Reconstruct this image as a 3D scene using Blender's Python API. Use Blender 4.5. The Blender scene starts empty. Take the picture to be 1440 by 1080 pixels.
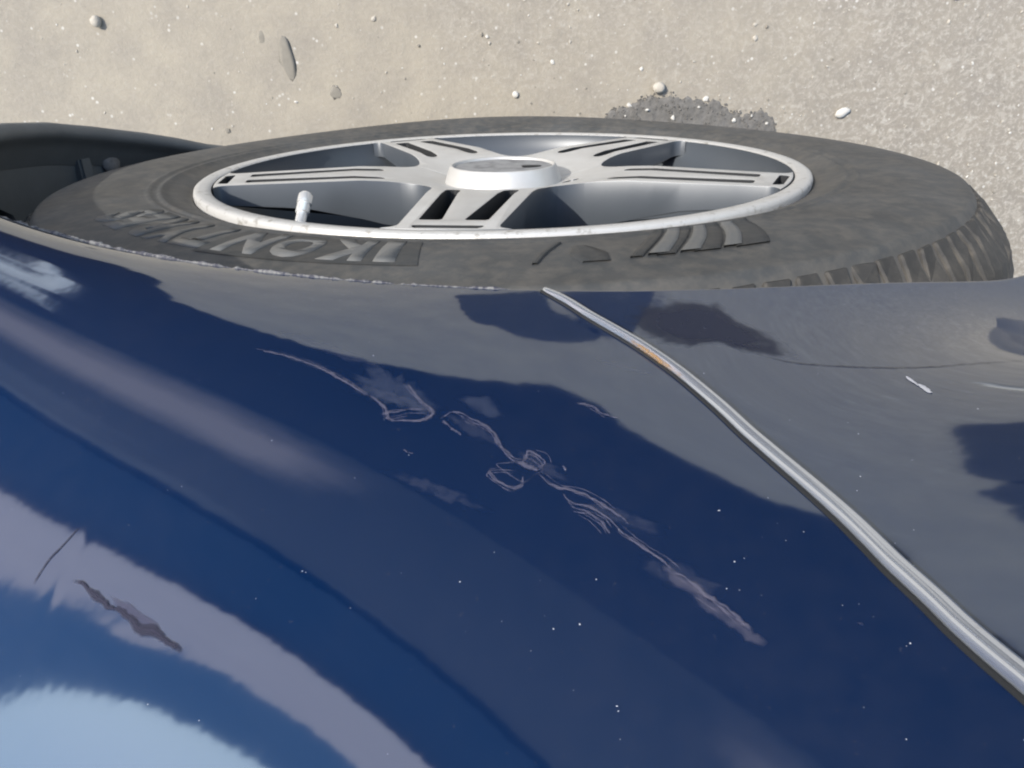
import bpy, bmesh, math, random
import numpy as np
from mathutils import Vector, Matrix
random.seed(7); rng = np.random.default_rng(11)
SC = bpy.context.scene
COL = SC.collection
ZW = 0.34                      # height of the wheel centre above the ground

# ---------------------------------------------------------------- camera
cam = bpy.data.cameras.new('camera'); cam.sensor_width = 36.0; cam.lens = 999.24/1440*36
cam.clip_start = 0.005; cam.clip_end = 500
co = bpy.data.objects.new('camera', cam); COL.objects.link(co)
RX = Vector((-0.99972224, 0.02138917, 0.00989654)); UX = Vector((-0.0235664, -0.90278805, -0.4294396))
FX = Vector((0.00025088, 0.42955354, -0.90304136))
co.matrix_world = Matrix(((RX.x, UX.x, -FX.x, -0.0030076), (RX.y, UX.y, -FX.y, -0.0822197),
                          (RX.z, UX.z, -FX.z, 0.5625819+ZW), (0, 0, 0, 1)))
SC.camera = co

# ---------------------------------------------------------------- sky, sun, exposure
EL, AZ = math.radians(48), math.radians(35)      # AZ: from +X (rear of the car) towards the viewer (-Y)
SUN = Vector((math.cos(EL)*math.cos(AZ), -math.cos(EL)*math.sin(AZ), math.sin(EL)))
wd = bpy.data.worlds.new('World'); SC.world = wd; wd.use_nodes = True
sk = wd.node_tree.nodes.new('ShaderNodeTexSky'); sk.sky_type = 'NISHITA'; sk.sun_disc = False
sk.sun_elevation = EL; sk.sun_rotation = math.atan2(SUN.x, SUN.y); sk.dust_density = 1.6; sk.air_density = 1.0
wd.node_tree.links.new(sk.outputs[0], wd.node_tree.nodes['Background'].inputs[0])
wd.node_tree.nodes['Background'].inputs[1].default_value = 0.15
sl = bpy.data.lights.new('sun', 'SUN'); sl.energy = 2.7; sl.angle = math.radians(0.6); sl.color = (1, 0.95, 0.87)
so = bpy.data.objects.new('sun', sl); COL.objects.link(so); so.rotation_euler = SUN.to_track_quat('Z', 'Y').to_euler()
so.location = (3, -3, 4)
SC.view_settings.view_transform = 'Standard'; SC.view_settings.look = 'None'
SC.view_settings.exposure = 0.92; SC.view_settings.gamma = 1.0
SC.cycles.filter_width = 2.1

# ---------------------------------------------------------------- helpers
def link_obj(name, me, mat=None, parent=None, smooth=False):
    o = bpy.data.objects.new(name, me); COL.objects.link(o)
    for m in (mat if isinstance(mat, (list, tuple)) else [mat]):
        if m is not None: me.materials.append(m)
    if parent is not None: o.parent = parent
    if smooth: me.polygons.foreach_set('use_smooth', [True]*len(me.polygons))
    return o
def pymesh(name, v, f):
    me = bpy.data.meshes.new(name); me.from_pydata([tuple(a) for a in v], [], f); me.update(); return me
def gridmesh(name, V, wrap_u=False):
    """V: array (nu, nv, 3) -> quad mesh"""
    nu, nv = V.shape[:2]
    i = np.arange(nu if wrap_u else nu-1)[:, None]; j = np.arange(nv-1)[None, :]
    i2 = (i+1) % nu
    q = np.stack([i*nv+j, i2*nv+j, i2*nv+j+1, i*nv+j+1], -1).reshape(-1, 4)
    return quadmesh(name, V.reshape(-1, 3), q)
def quadmesh(name, V, q):
    me = bpy.data.meshes.new(name)
    me.vertices.add(len(V)); me.vertices.foreach_set('co', np.asarray(V, np.float32).ravel())
    n = len(q); me.loops.add(n*4); me.loops.foreach_set('vertex_index', np.asarray(q, np.int32).ravel())
    me.polygons.add(n); me.polygons.foreach_set('loop_start', np.arange(0, n*4, 4, dtype=np.int32))
    me.update(calc_edges=True); me.validate(); return me
def tag(o, label=None, cat=None, group=None, kind=None):
    for k, v in (('label', label), ('category', cat), ('group', group), ('kind', kind)):
        if v: o[k] = v
    return o
def lathe(name, prof, seg, mat, parent, smooth=True, flip=False):
    """prof: (r, y) list, turned about the wheel axis (world Y through (0,.,ZW))"""
    a = np.linspace(0, 2*np.pi, seg, endpoint=False)
    if flip: a = a[::-1]
    p = np.array(prof, float)
    V = np.stack([p[None, :, 0]*np.cos(a)[:, None], np.repeat(p[None, :, 1], seg, 0), ZW+p[None, :, 0]*np.sin(a)[:, None]], -1)
    return link_obj(name, gridmesh(name, V, True), mat, parent, smooth)
def auto_smooth(o, deg=35):
    me = o.data
    bm = bmesh.new(); bm.from_mesh(me); lim = math.radians(deg)
    for f in bm.faces: f.smooth = True
    for e in bm.edges:
        if len(e.link_faces) == 2 and e.calc_face_angle(0) > lim: e.smooth = False
    bm.to_mesh(me); bm.free(); return o

# ---------------------------------------------------------------- materials
class NT:
    def __init__(s, name):
        s.m = bpy.data.materials.new(name); s.m.use_nodes = True; s.t = s.m.node_tree
        s.b = s.t.nodes['Principled BSDF']; s.out = s.t.nodes['Material Output']
        s.co = s.n('ShaderNodeTexCoord').outputs['Object']
    def n(s, typ, **kw):
        x = s.t.nodes.new(typ)
        for k, v in kw.items(): setattr(x, k, v)
        return x
    def l(s, a, b): s.t.links.new(a, b)
    def noise(s, scale, detail=4, rough=.55, vec=None, dist=0):
        x = s.n('ShaderNodeTexNoise'); x.inputs['Scale'].default_value = scale; x.inputs['Detail'].default_value = detail
        x.inputs['Roughness'].default_value = rough; x.inputs['Distortion'].default_value = dist
        s.l(vec or s.co, x.inputs['Vector']); return x.outputs['Fac']
    def voro(s, scale, feature='F1', vec=None, out='Distance'):
        x = s.n('ShaderNodeTexVoronoi'); x.feature = feature; x.inputs['Scale'].default_value = scale
        s.l(vec or s.co, x.inputs['Vector']); return x.outputs[out]
    def ramp(s, fac, stops, interp='LINEAR'):
        x = s.n('ShaderNodeValToRGB'); x.color_ramp.interpolation = interp
        e = x.color_ramp.elements
        while len(e) < len(stops): e.new(.5)
        for el, (p, c) in zip(e, stops):
            el.position = p; el.color = (c, c, c, 1) if isinstance(c, (int, float)) else (*c, 1)
        s.l(fac, x.inputs[0]); return x.outputs[0]
    def mix(s, fac, a, b, mode='MIX'):
        x = s.n('ShaderNodeMix'); x.data_type = 'RGBA'; x.blend_type = mode
        for v, i in ((fac, 0), (a, 6), (b, 7)):
            if hasattr(v, 'is_output'): s.l(v, x.inputs[i])
            elif i == 0: x.inputs[0].default_value = v
            else: x.inputs[i].default_value = (*v, 1)
        return x.outputs[2]
    def math(s, op, a, b=None):
        x = s.n('ShaderNodeMath', operation=op)
        for i, v in enumerate((a, b)):
            if v is None: continue
            if hasattr(v, 'is_output'): s.l(v, x.inputs[i])
            else: x.inputs[i].default_value = v
        return x.outputs[0]
    def bump(s, h, strength, dist):
        x = s.n('ShaderNodeBump'); x.inputs['Strength'].default_value = strength; x.inputs['Distance'].default_value = dist
        s.l(h, x.inputs['Height']); s.l(x.outputs[0], s.b.inputs['Normal']); return x
    def set(s, **kw):
        for k, v in kw.items():
            i = s.b.inputs[k.replace('_', ' ')]
            if hasattr(v, 'is_output'): s.l(v, i)
            elif isinstance(v, tuple): i.default_value = (*v, 1)
            else: i.default_value = v
        return s

# navy paint under a thin film of road dust
M = {}
p = NT('navy_paint')
d1 = p.noise(9, 6, .6); d2 = p.noise(160, 4, .7); d3 = p.noise(900, 2)
film = p.math('MULTIPLY', p.ramp(d1, [(.35, 0), (.75, 1)]), p.ramp(d2, [(.3, .2), (.75, 1)]))
speck = p.ramp(d3, [(.70, 0), (.78, 1)])
dust = p.math('MULTIPLY', p.math('ADD', p.math('MULTIPLY', film, .035), p.math('MULTIPLY', speck, .05)), 1.0)
p.set(Base_Color=p.mix(dust, (.0012, .0125, .050), (.36, .32, .29)), Roughness=p.ramp(d1, [(.3, .04), (.8, .07)]), IOR=2.45, Specular_Tint=(.84, .96, 1.0))
p.bump(p.noise(60, 3), .045, .0006)
M['paint'] = p.m
p = NT('black_plastic')
p.set(Base_Color=p.mix(p.noise(60, 5), (.10, .106, .104), (.15, .155, .15)), Roughness=.6); p.bump(p.noise(700), .2, .0006); M['plastic'] = p.m
p = NT('dusty_clip'); p.set(Base_Color=p.mix(p.noise(300), (.12, .11, .10), (.3, .28, .26)), Roughness=.7); M['clip'] = p.m
p = NT('chrome_trim')
rust = p.ramp(p.noise(900, 4), [(.62, 0), (.7, 1)])
p.set(Base_Color=p.mix(p.math('MULTIPLY', rust, .12), (.70, .75, .82), (.25, .16, .08)), Metallic=.84, Roughness=p.ramp(p.noise(250, 4), [(.3, .10), (.8, .17)]))
M['chrome'] = p.m
p = NT('dark_sealant'); p.set(Base_Color=(.012, .013, .014), Roughness=.6); M['seal'] = p.m
p = NT('chipped_edge'); p.set(Base_Color=p.mix(p.ramp(p.noise(700, 4), [(.4, 0), (.62, 1)]), (.05, .05, .065), (.20, .195, .185)), Roughness=.7); M['chip'] = p.m
def filmy(name, col, amount, scale, lo, hi, rough=.55):
    p = NT(name); p.set(Base_Color=col, Roughness=rough)
    t = p.n('ShaderNodeBsdfTransparent'); mx = p.n('ShaderNodeMixShader')
    at = p.n('ShaderNodeAttribute'); at.attribute_name = 'wear'
    nz = p.math('ADD', p.noise(scale, 4, .65), p.math('MULTIPLY', p.math('SUBTRACT', at.outputs['Fac'], .75), .45))
    p.l(p.math('MULTIPLY', p.math('MULTIPLY', p.ramp(nz, [(lo, 0), (hi, 1)]), at.outputs['Fac']), amount), mx.inputs[0])
    p.l(t.outputs[0], mx.inputs[1]); p.l(p.b.outputs[0], mx.inputs[2]); p.l(mx.outputs[0], p.out.inputs['Surface']); return p.m
M['scratch'] = filmy('scratched_clearcoat', (.19, .18, .24), .42, 1100, .30, .58)
M['wide'] = filmy('faded_scrape', (.20, .19, .25), .22, 260, .3, .62)
M['film'] = filmy('dried_splash', (.20, .23, .31), .11, 220, .32, .6)
M['rust'] = filmy('rust_bleed', (.30, .17, .06), .75, 900, .3, .6, .8)
M['film2'] = filmy('faint_smudge', (.20, .21, .28), .08, 420, .42, .66)
M['scuff'] = filmy('dark_scuff', (.012, .012, .03), .95, 800, .2, .42, .8)
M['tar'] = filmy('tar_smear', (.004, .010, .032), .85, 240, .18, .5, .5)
M['scuff2'] = filmy('fold_line', (.012, .012, .025), .6, 300, .2, .6, .5)
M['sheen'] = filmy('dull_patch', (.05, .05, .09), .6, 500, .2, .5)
p = NT('white_grit'); p.set(Base_Color=(.5, .5, .52), Roughness=.6); M['grit'] = p.m
# rubber
def rubber(name, lo, hi, mud, r=.62, edge=0):
    p = NT(name)
    n1 = p.noise(14, 5, .6); n2 = p.noise(120, 4, .65)
    base = p.mix(p.ramp(n1, [(.35, 0), (.65, 1)]), lo, hi)
    base = p.mix(p.math('MULTIPLY', p.ramp(n2, [(.42, 0), (.72, 1)]), mud), base, (.20, .175, .14))
    if edge:      # mud thrown up from the tread dries on the shoulder
        s_ = p.n('ShaderNodeSeparateXYZ'); p.l(p.co, s_.inputs[0])
        e_ = p.math('ADD', p.math('MULTIPLY', s_.outputs[1], 45), p.math('MULTIPLY', p.noise(35, 5, .7), 1.1))
        base = p.mix(p.math('MULTIPLY', p.ramp(e_, [(.42, 0), (.95, 1)]), edge), base, (.12, .105, .085))
    p.set(Base_Color=base, Roughness=p.ramp(n1, [(.3, r-.12), (.7, r+.12)])); p.bump(n2, .35, .0008); return p.m
M['rubber'] = rubber('dusty_rubber', (.038, .041, .042), (.068, .070, .069), .3, edge=.5)
M['tread'] = rubber('muddy_tread_rubber', (.030, .029, .027), (.050, .047, .042), .22, .75)
M['letter'] = rubber('worn_letter_rubber', (.105, .108, .106), (.135, .137, .132), .2)
M['letter2'] = rubber('dull_letter_rubber', (.075, .077, .076), (.105, .107, .103), .25)
M['darkband'] = rubber('clean_black_rubber', (.027, .029, .030), (.040, .043, .044), .15)
# wheel metals
p = NT('machined_alloy')
g = p.noise(500, 3); p.set(Base_Color=p.mix(p.ramp(p.noise(30, 5), [(.35, 0), (.7, 1)]), (.58, .575, .55), (.49, .48, .45)), Metallic=.3, Roughness=.42, IOR=1.6)
p.bump(g, .08, .0004); M['alloy'] = p.m
p = NT('lip_alloy')
p.set(Base_Color=p.mix(p.ramp(p.noise(130, 5, .7), [(.55, 0), (.68, 1)]), (.55, .54, .51), (.31, .29, .25)), Metallic=.25, Roughness=.45); p.bump(p.noise(200), .3, .001); M['lip'] = p.m
p = NT('grey_wheel_paint'); p.set(Base_Color=p.mix(p.noise(18, 4), (.058, .067, .078), (.080, .091, .103)), Metallic=.1, Roughness=.38); M['grey'] = p.m
p = NT('cap_recess'); p.set(Base_Color=p.mix(p.ramp(p.noise(90, 4), [(.45, 0), (.65, 1)]), (.26, .26, .255), (.16, .16, .16)), Roughness=.6); M['cap'] = p.m
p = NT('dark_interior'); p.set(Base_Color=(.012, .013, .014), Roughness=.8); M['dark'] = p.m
p = NT('brake_steel'); p.set(Base_Color=p.mix(p.noise(40), (.05, .045, .04), (.11, .10, .09)), Metallic=.5, Roughness=.6); M['brake'] = p.m
p = NT('valve_metal'); p.set(Base_Color=(.80, .80, .78), Metallic=.55, Roughness=.25); M['valve'] = p.m

# dusty concrete yard
p = NT('dusty_concrete')
big = p.noise(2.6, 6, .6); mid = p.noise(14, 6, .65); fine = p.noise(170, 5, .7); gr = p.noise(520, 3, .7)
sx = p.n('ShaderNodeSeparateXYZ'); p.l(p.co, sx.inputs[0])
side = p.ramp(p.math('ADD', p.math('MULTIPLY', sx.outputs[0], -.8), p.math('MULTIPLY', p.math('SUBTRACT', big, .5), 1.2)), [(0.0, 0), (.45, 1)])
# wear patches differ to the two sides: smoother and sandier on one, grittier on the other
c = p.mix(side, (.332, .298, .236), (.272, .244, .200))
c = p.mix(p.ramp(mid, [(.35, .6), (.66, 0)]), c, (.23, .21, .18))
warm = p.noise(60, 5, .75, dist=1.5)
c = p.mix(p.math('MULTIPLY', p.ramp(warm, [(.52, 0), (.6, 1)]), p.math('ADD', p.math('MULTIPLY', side, .5), .08)), c, (.40, .37, .315))
c = p.mix(p.math('MULTIPLY', p.ramp(warm, [(.36, 1), (.44, 0)]), p.math('ADD', p.math('MULTIPLY', side, .4), .1)), c, (.20, .185, .16))
c = p.mix(p.math('MULTIPLY', p.ramp(fine, [(.50, 0), (.68, 1)]), p.math('ADD', p.math('MULTIPLY', side, .6), .15)), c, (.46, .435, .38))
c = p.mix(p.math('MULTIPLY', p.ramp(fine, [(.28, 1), (.42, 0)]), .35), c, (.22, .20, .17))
vo = p.voro(95); chips = p.ramp(vo, [(.10, 1), (.20, 0)])
c = p.mix(p.math('MULTIPLY', chips, p.ramp(p.noise(40, 3), [(.5, 0), (.62, .75)])), c, (.58, .56, .51))
p.set(Base_Color=c, Roughness=.9); p.b.inputs['Specular IOR Level'].default_value = .2
h = p.math('ADD', p.math('MULTIPLY', fine, 1.0), p.math('MULTIPLY', gr, .3)); p.bump(h, .3, .004); M['ground'] = p.m
p = NT('dark_asphalt'); p.set(Base_Color=p.mix(p.noise(90, 5, .7), (.006, .006, .008), (.013, .013, .015)), Roughness=.85); p.b.inputs['Specular IOR Level'].default_value = .2; p.bump(p.noise(200), .4, .004); M['asphalt'] = p.m
def yard(p):
    s_ = p.n('ShaderNodeSeparateXYZ'); p.l(p.co, s_.inputs[0])
    far = p.ramp(p.math('ADD', p.math('MULTIPLY', s_.outputs[0], .13), p.math('MULTIPLY', p.math('SUBTRACT', p.noise(.8, 5), .5), .5)), [(.34, 0), (1.0, .87)])   # paler towards +X: the mirrored band's fading is put into this colour
    return p.mix(far, (.012, .014, .018), (.25, .27, .30))
p = NT('pink_paving')
rot = p.n('ShaderNodeVectorRotate'); rot.rotation_type = 'Z_AXIS'; rot.inputs['Angle'].default_value = -math.radians(40); p.l(p.co, rot.inputs['Vector'])
sy = p.n('ShaderNodeSeparateXYZ'); p.l(rot.outputs[0], sy.inputs[0])
acr = p.math('ADD', p.math('MULTIPLY', sy.outputs[1], -1), p.math('MULTIPLY', p.math('SUBTRACT', p.noise(4, 5), .5), .35))   # metres out across the strip
band_ = p.math('MULTIPLY', p.ramp(p.math('SUBTRACT', acr, 1.6), [(.05, 0), (.45, 1)]), p.ramp(p.math('SUBTRACT', acr, 2.3), [(.10, 1), (.65, 0)]))
alo = p.math('ADD', sy.outputs[0], p.math('MULTIPLY', p.noise(3, 4), .2))     # along the strip: faded at one end to suit the mirrored stripe
p.set(Base_Color=p.mix(p.math('MULTIPLY', band_, p.ramp(p.math('ADD', alo, 1.6), [(.72, 0), (1.0, 1)])), yard(p), (.27, .22, .21)), Roughness=.9); M['paving'] = p.m
p = NT('grey_road'); p.set(Base_Color=yard(p), Roughness=.9); M['road'] = p.m
p = NT('oil_stain'); p.set(Base_Color=p.mix(p.noise(30, 5), (.02, .02, .022), (.05, .048, .045)), Roughness=.8); M['oil'] = p.m
p = NT('damp_soil'); p.set(Base_Color=p.mix(p.ramp(p.noise(160, 5, .7), [(.35, 0), (.7, 1)]), (.105, .10, .09), (.17, .162, .148)), Roughness=.95); p.bump(p.noise(400, 4), .4, .002); M['soil'] = p.m
p = NT('pale_stone'); p.set(Base_Color=p.mix(p.noise(150, 4), (.36, .33, .275), (.46, .425, .36)), Roughness=.85); p.bump(p.noise(300), .4, .002); M['stone'] = p.m
p = NT('white_chip'); p.set(Base_Color=p.mix(p.noise(150, 4), (.48, .46, .41), (.58, .56, .51)), Roughness=.7); M['white'] = p.m
p = NT('dark_clod'); p.set(Base_Color=p.mix(p.noise(120, 4), (.175, .16, .13), (.25, .23, .19)), Roughness=.95); M['clod'] = p.m

# ---------------------------------------------------------------- the body side as one smooth surface
KT = [(0,0),(1,0),(2,0),(3,0),(0,1),(1,1),(2,1),(0,2),(1,2),(2,2),(0,3),(1,3),(3,1),(0,4),(4,0),(3,2)]
KC = [-0.1715508, -0.0602821, -0.0059255, -0.0286346, 0.033293, -0.2163874, -0.0067169, 0.129296, 0.3744531, -0.0045102, 0.0022047, -0.0477146, 0.1118761, -0.0081956, 7.65e-05, 0.0522847]
RA = .36
def Fp(x, z):
    X = x/.1; Z = (z-.36)/.1; y = 0*X; fx = 0*X; fz = 0*X
    for c, (i, j) in zip(KC, KT):
        y = y+c*X**i*Z**j
        if i: fx = fx+c*i*X**(i-1)*Z**j
        if j: fz = fz+c*j*X**i*Z**(j-1)
    return y*.1, fx, fz
def F(x, z):
    """depth y of the body side; beyond the measured patch it goes on along its tangent and rolls over at the top"""
    x = np.asarray(x, float); z = np.asarray(z, float)
    zc = np.clip(z, .28, .525); dz = z-zc
    hi = np.interp(zc, [.28, .30, .35, .377, .406, .436, .465, .487, .54], [.187, .185, .160, .142, .126, .113, .100, .094, .085])
    lo = np.interp(zc, [.28, .32, .40, .436, .467, .485, .508, .54], [-.215, -.198, -.140, -.114, -.093, -.082, -.068, -.060])
    xc = np.clip(x, lo, hi); dx = x-xc
    y, fx, fz = Fp(xc, zc)
    y = y + np.clip(fx, -.25, .25)*dx*np.exp(-np.abs(dx)/.15) + np.clip(fz, -.1, .5)*dz*np.exp(-np.abs(dz)/.3)
    return y + 2.2*np.maximum(0, -x-.26)**2 + 7*np.maximum(0, -x-.2)**2*np.clip((.36-z)/.04, 0, 1) + 6*np.maximum(0, z-.535)**2
def Nrm(x, z):
    e = 1e-4
    fx = (F(x+e, z)-F(x-e, z))/(2*e); fz = (F(x, z+e)-F(x, z-e))/(2*e)
    n = np.stack([fx, -np.ones_like(fx), fz], -1); return n/np.linalg.norm(n, axis=-1, keepdims=True)
def S(x, z, off=0.):
    x = np.asarray(x, float); z = np.asarray(z, float)
    return np.stack([x, F(x, z), z], -1)+off*Nrm(x, z)+np.array([0, 0, ZW])
S_PTS = [(0.00051, [(0.0583, 0.4042), (0.0454, 0.409), (0.0342, 0.4163), (0.0287, 0.421)]), (0.00063, [(0.0289, 0.4198), (0.0252, 0.4239), (0.0238, 0.4276), (0.0207, 0.428), (0.0168, 0.4279), (0.0145, 0.4251), (0.0181, 0.4205), (0.0215, 0.415)]), (0.00047, [(0.0255, 0.4266), (0.0232, 0.4254), (0.0197, 0.4246), (0.0159, 0.4242)]), (0.0006, [(0.0128, 0.4273), (0.0096, 0.4249), (0.0057, 0.4271), (0.0018, 0.4304), (-0.0005, 0.4358), (-0.0033, 0.4389), (-0.0052, 0.4396)]), (0.00076, [(0.0122, 0.4278), (0.0093, 0.4312), (0.008, 0.4325)]), (0.00042, [(-0.0048, 0.4435), (-0.0046, 0.4461), (-0.0028, 0.4472), (-0.0, 0.4453), (0.0022, 0.4426), (-0.0004, 0.4421), (-0.0034, 0.4427)]), (0.001, [(-0.0037, 0.4399), (-0.0057, 0.4412), (-0.0079, 0.4428)]), (0.00058, [(-0.0052, 0.44), (-0.0058, 0.4371), (-0.0079, 0.4379), (-0.0092, 0.4404), (-0.0071, 0.442)]), (0.00055, [(-0.0076, 0.4432), (-0.0108, 0.4469), (-0.0145, 0.4481), (-0.0179, 0.4507), (-0.0209, 0.454), (-0.024, 0.4575)]), (0.00041, [(-0.012, 0.4485), (-0.0138, 0.4513), (-0.0171, 0.4526), (-0.0197, 0.4553), (-0.0214, 0.4579)]), (0.0004, [(-0.0137, 0.4534), (-0.0163, 0.454), (-0.0187, 0.4564), (-0.0199, 0.4594)]), (0.00052, [(-0.0212, 0.4572), (-0.0224, 0.4597), (-0.0247, 0.4626), (-0.0273, 0.4656), (-0.0294, 0.4688)]), (0.00073, [(-0.0294, 0.4688), (-0.0327, 0.4734), (-0.0355, 0.4775), (-0.0384, 0.4824)]), (0.00063, [(-0.0169, 0.4204), (-0.0206, 0.4219), (-0.0231, 0.4247), (-0.0264, 0.4257)]), (0.00057, [(-0.0126, 0.4411), (-0.0134, 0.4428)]), (0.00044, [(0.0198, 0.4363), (0.0174, 0.4378)]), (0.00036, [(-0.0519, 0.4853), (-0.0525, 0.4862)]), (0.00057, [(-0.0969, 0.4101), (-0.096, 0.4168)]), (0.00111, [(-0.0965, 0.4159), (-0.0959, 0.4222)])]
W_PTS = [(0.00316, [(-0.0276, 0.4672), (-0.0323, 0.475), (-0.0358, 0.4807), (-0.039, 0.4856)])]
SCUFF_PTS = [(0.00197, [(0.0802, 0.4574), (0.0753, 0.4599), (0.0712, 0.4626), (0.0664, 0.4654), (0.0607, 0.4685), (0.054, 0.4722)]), (0.00105, [(0.0706, 0.4651), (0.068, 0.4668), (0.0631, 0.4693)])]
CREASE2_PTS = [(-0.0677, 0.3962), (-0.0763, 0.4), (-0.088, 0.402), (-0.1028, 0.4039), (-0.1184, 0.4038), (-0.1293, 0.4053)]
CREASE_PTS = [(0.00067, [(0.0824, 0.4481), (0.0849, 0.4508), (0.0872, 0.4531), (0.0887, 0.4561)])]
FILM_PTS = [[(0.0348, 0.4176), (0.0335, 0.411), (0.0289, 0.4084), (0.0218, 0.4123), (0.0163, 0.4184), (0.0128, 0.4273), (0.0221, 0.4242), (0.0286, 0.4221)], [(0.0099, 0.42), (0.0035, 0.4183), (-0.0013, 0.4245), (0.0018, 0.427), (0.0065, 0.4248)]]
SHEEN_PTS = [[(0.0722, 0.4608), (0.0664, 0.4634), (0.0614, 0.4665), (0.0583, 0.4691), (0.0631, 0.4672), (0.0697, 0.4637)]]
SPECKS_PTS = [(0.0009, 0.4614), (0.0068, 0.4667), (-0.0004, 0.4745), (-0.0087, 0.4768), (-0.0129, 0.4766), (0.0254, 0.4695), (0.0352, 0.4621), (0.0427, 0.466), (-0.0394, 0.4686), (-0.04, 0.456), (-0.0411, 0.4682), (-0.0216, 0.4584), (0.0302, 0.4049), (-0.0402, 0.456), (-0.0164, 0.4686), (-0.0132, 0.4422), (-0.0521, 0.4645), (0.0482, 0.4828), (0.0582, 0.479), (-0.0563, 0.491), (-0.0171, 0.491), (-0.017, 0.4903), (-0.0385, 0.4746), (-0.0367, 0.4739), (-0.0499, 0.5036), (-0.0733, 0.4369), (-0.0975, 0.4353), (-0.089, 0.4015), (-0.0433, 0.4113), (-0.0644, 0.4563), (-0.0497, 0.4059), (-0.0914, 0.4041), (-0.0671, 0.47), (0.0184, 0.4378), (0.0247, 0.4277), (-0.009, 0.4162), (0.0345, 0.4624), (-0.0597, 0.5081), (-0.0668, 0.4522), (-0.0495, 0.4542), (-0.0487, 0.4658), (-0.0484, 0.4176)]
STRIP_PTS = [(-0.0133, 0.3602), (-0.0198, 0.3691), (-0.025, 0.3774), (-0.0308, 0.3853), (-0.0362, 0.393), (-0.0404, 0.4001), (-0.0441, 0.4075), (-0.0473, 0.4157), (-0.05, 0.4238), (-0.0522, 0.4321), (-0.0543, 0.4395), (-0.0561, 0.4462), (-0.0577, 0.4527), (-0.059, 0.459), (-0.06, 0.465), (-0.0607, 0.4711), (-0.0612, 0.4766), (-0.0618, 0.4815), (-0.0623, 0.4862), (-0.0626, 0.4905), (-0.063, 0.4945), (-0.0634, 0.4979), (-0.0638, 0.5012)]
def densify(pts, step):
    out = [np.array(pts[0], float)]
    # Catmull-Rom through the points
    P = [np.array(p, float) for p in pts]; P = [2*P[0]-P[1]]+P+[2*P[-1]-P[-2]]
    for i in range(1, len(P)-2):
        n = max(1, int(np.linalg.norm(P[i+1]-P[i])/step))
        for k in range(1, n+1):
            t = k/n; a, b, c, d = P[i-1:i+3]
            out.append(.5*((2*b)+(-a+c)*t+(2*a-5*b+4*c-d)*t*t+(-a+3*b-3*c+d)*t**3))
    return np.array(out)
STR = densify(STRIP_PTS, .0015)
e_ = STR[-1]-STR[-12]; e_ /= np.linalg.norm(e_)
STRX = np.vstack([STR, STR[-1]+np.linspace(.0015, .075, 50)[:, None]*e_])      # goes on up past the frame
def side_of_strip(x, z):
    """> 0 on the bumper's side (-X) of the trim line"""
    zs = np.concatenate([[-2, .3605], STRX[1:, 1], [3]]); xs = np.concatenate([[STRX[0, 0]]*2, STRX[1:, 0], [STRX[-1, 0]]])
    return np.interp(z, zs, xs)-x

# ---------------------------------------------------------------- car: an empty that carries every part
car = bpy.data.objects.new('car', None); COL.objects.link(car)
tag(car, 'scraped dark navy blue car with its muddy alloy wheel under the arch', 'car')
# lip of the arch: measured edge depth by angle (degrees round the wheel centre)
LA = np.radians([-40, -33, -28, -22, -13, -5, 3, 20, 40, 61.6])
LY = np.array([.012, .003, -.006, -.015, -.026, -.034, -.038, -.040, -.037, 0])
LY[-1] = F(RA*math.cos(LA[-1]), RA*math.sin(LA[-1]))
def lipcorr(th):
    base = F(RA*np.cos(th), RA*np.sin(th)); tgt = np.interp(th, LA, LY)
    w = np.clip((np.radians(61.6)-th)/np.radians(12), 0, 1); w = w*w*(3-2*w)
    w2 = np.clip((th-np.radians(126))/np.radians(30), 0, 1)
    return w*(tgt-base)+w2*w2*(.02+np.interp(np.degrees(th), [126, 150, 180, 220], [0, .05, .10, .12]))
th = np.concatenate([np.linspace(-40, 54, 90), np.linspace(54.1, 128, 760), np.linspace(128.5, 220, 90)])*np.pi/180
cs, sn = np.cos(th), np.sin(th)
bx = .9; zt, zb = .575, -.24
L = np.minimum(bx/np.maximum(np.abs(cs), 1e-6), np.where(sn > 0, zt/np.maximum(sn, 1e-6), zb/np.minimum(sn, -1e-6)))
L = np.maximum(L, RA+.02)
nv = 420
s = np.linspace(0, 1, nv)
r = RA+(L[:, None]-RA)*s[None, :]
X = r*cs[:, None]; Z = r*sn[:, None]
Y = F(X, Z) + lipcorr(th)[:, None]*np.exp(-(r-RA)/np.where(th > np.radians(100), .6, .10)[:, None])
low = np.clip((np.radians(30)-th)/np.radians(25), 0, 1)[:, None]
Y = Y + low*.25*(r-RA)
# two small dents under the scrapes, a crease near the shoulder
def dent(cx, cz, rx, rz, depth, rot=0):
    global Y
    c_, s_ = math.cos(rot), math.sin(rot); u = (X-cx)*c_+(Z-cz)*s_; v = -(X-cx)*s_+(Z-cz)*c_
    Y = Y+depth*np.exp(-(u/rx)**2-(v/rz)**2)
dent(.0665, .4662, .012, .0026, .00006, -.45)
dent(.0822, .4550, .0012, .006, .00003, -.3)
dent(.024, .4195, .008, .004, .00016, -.3)
dent(-.006, .4405, .006, .004, .00014, -.6)
dent(-.0215, .4570, .008, .003, .00016, -.9)
sd = side_of_strip(X, Z)
V = np.stack([X, Y, Z+ZW], -1)
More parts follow.
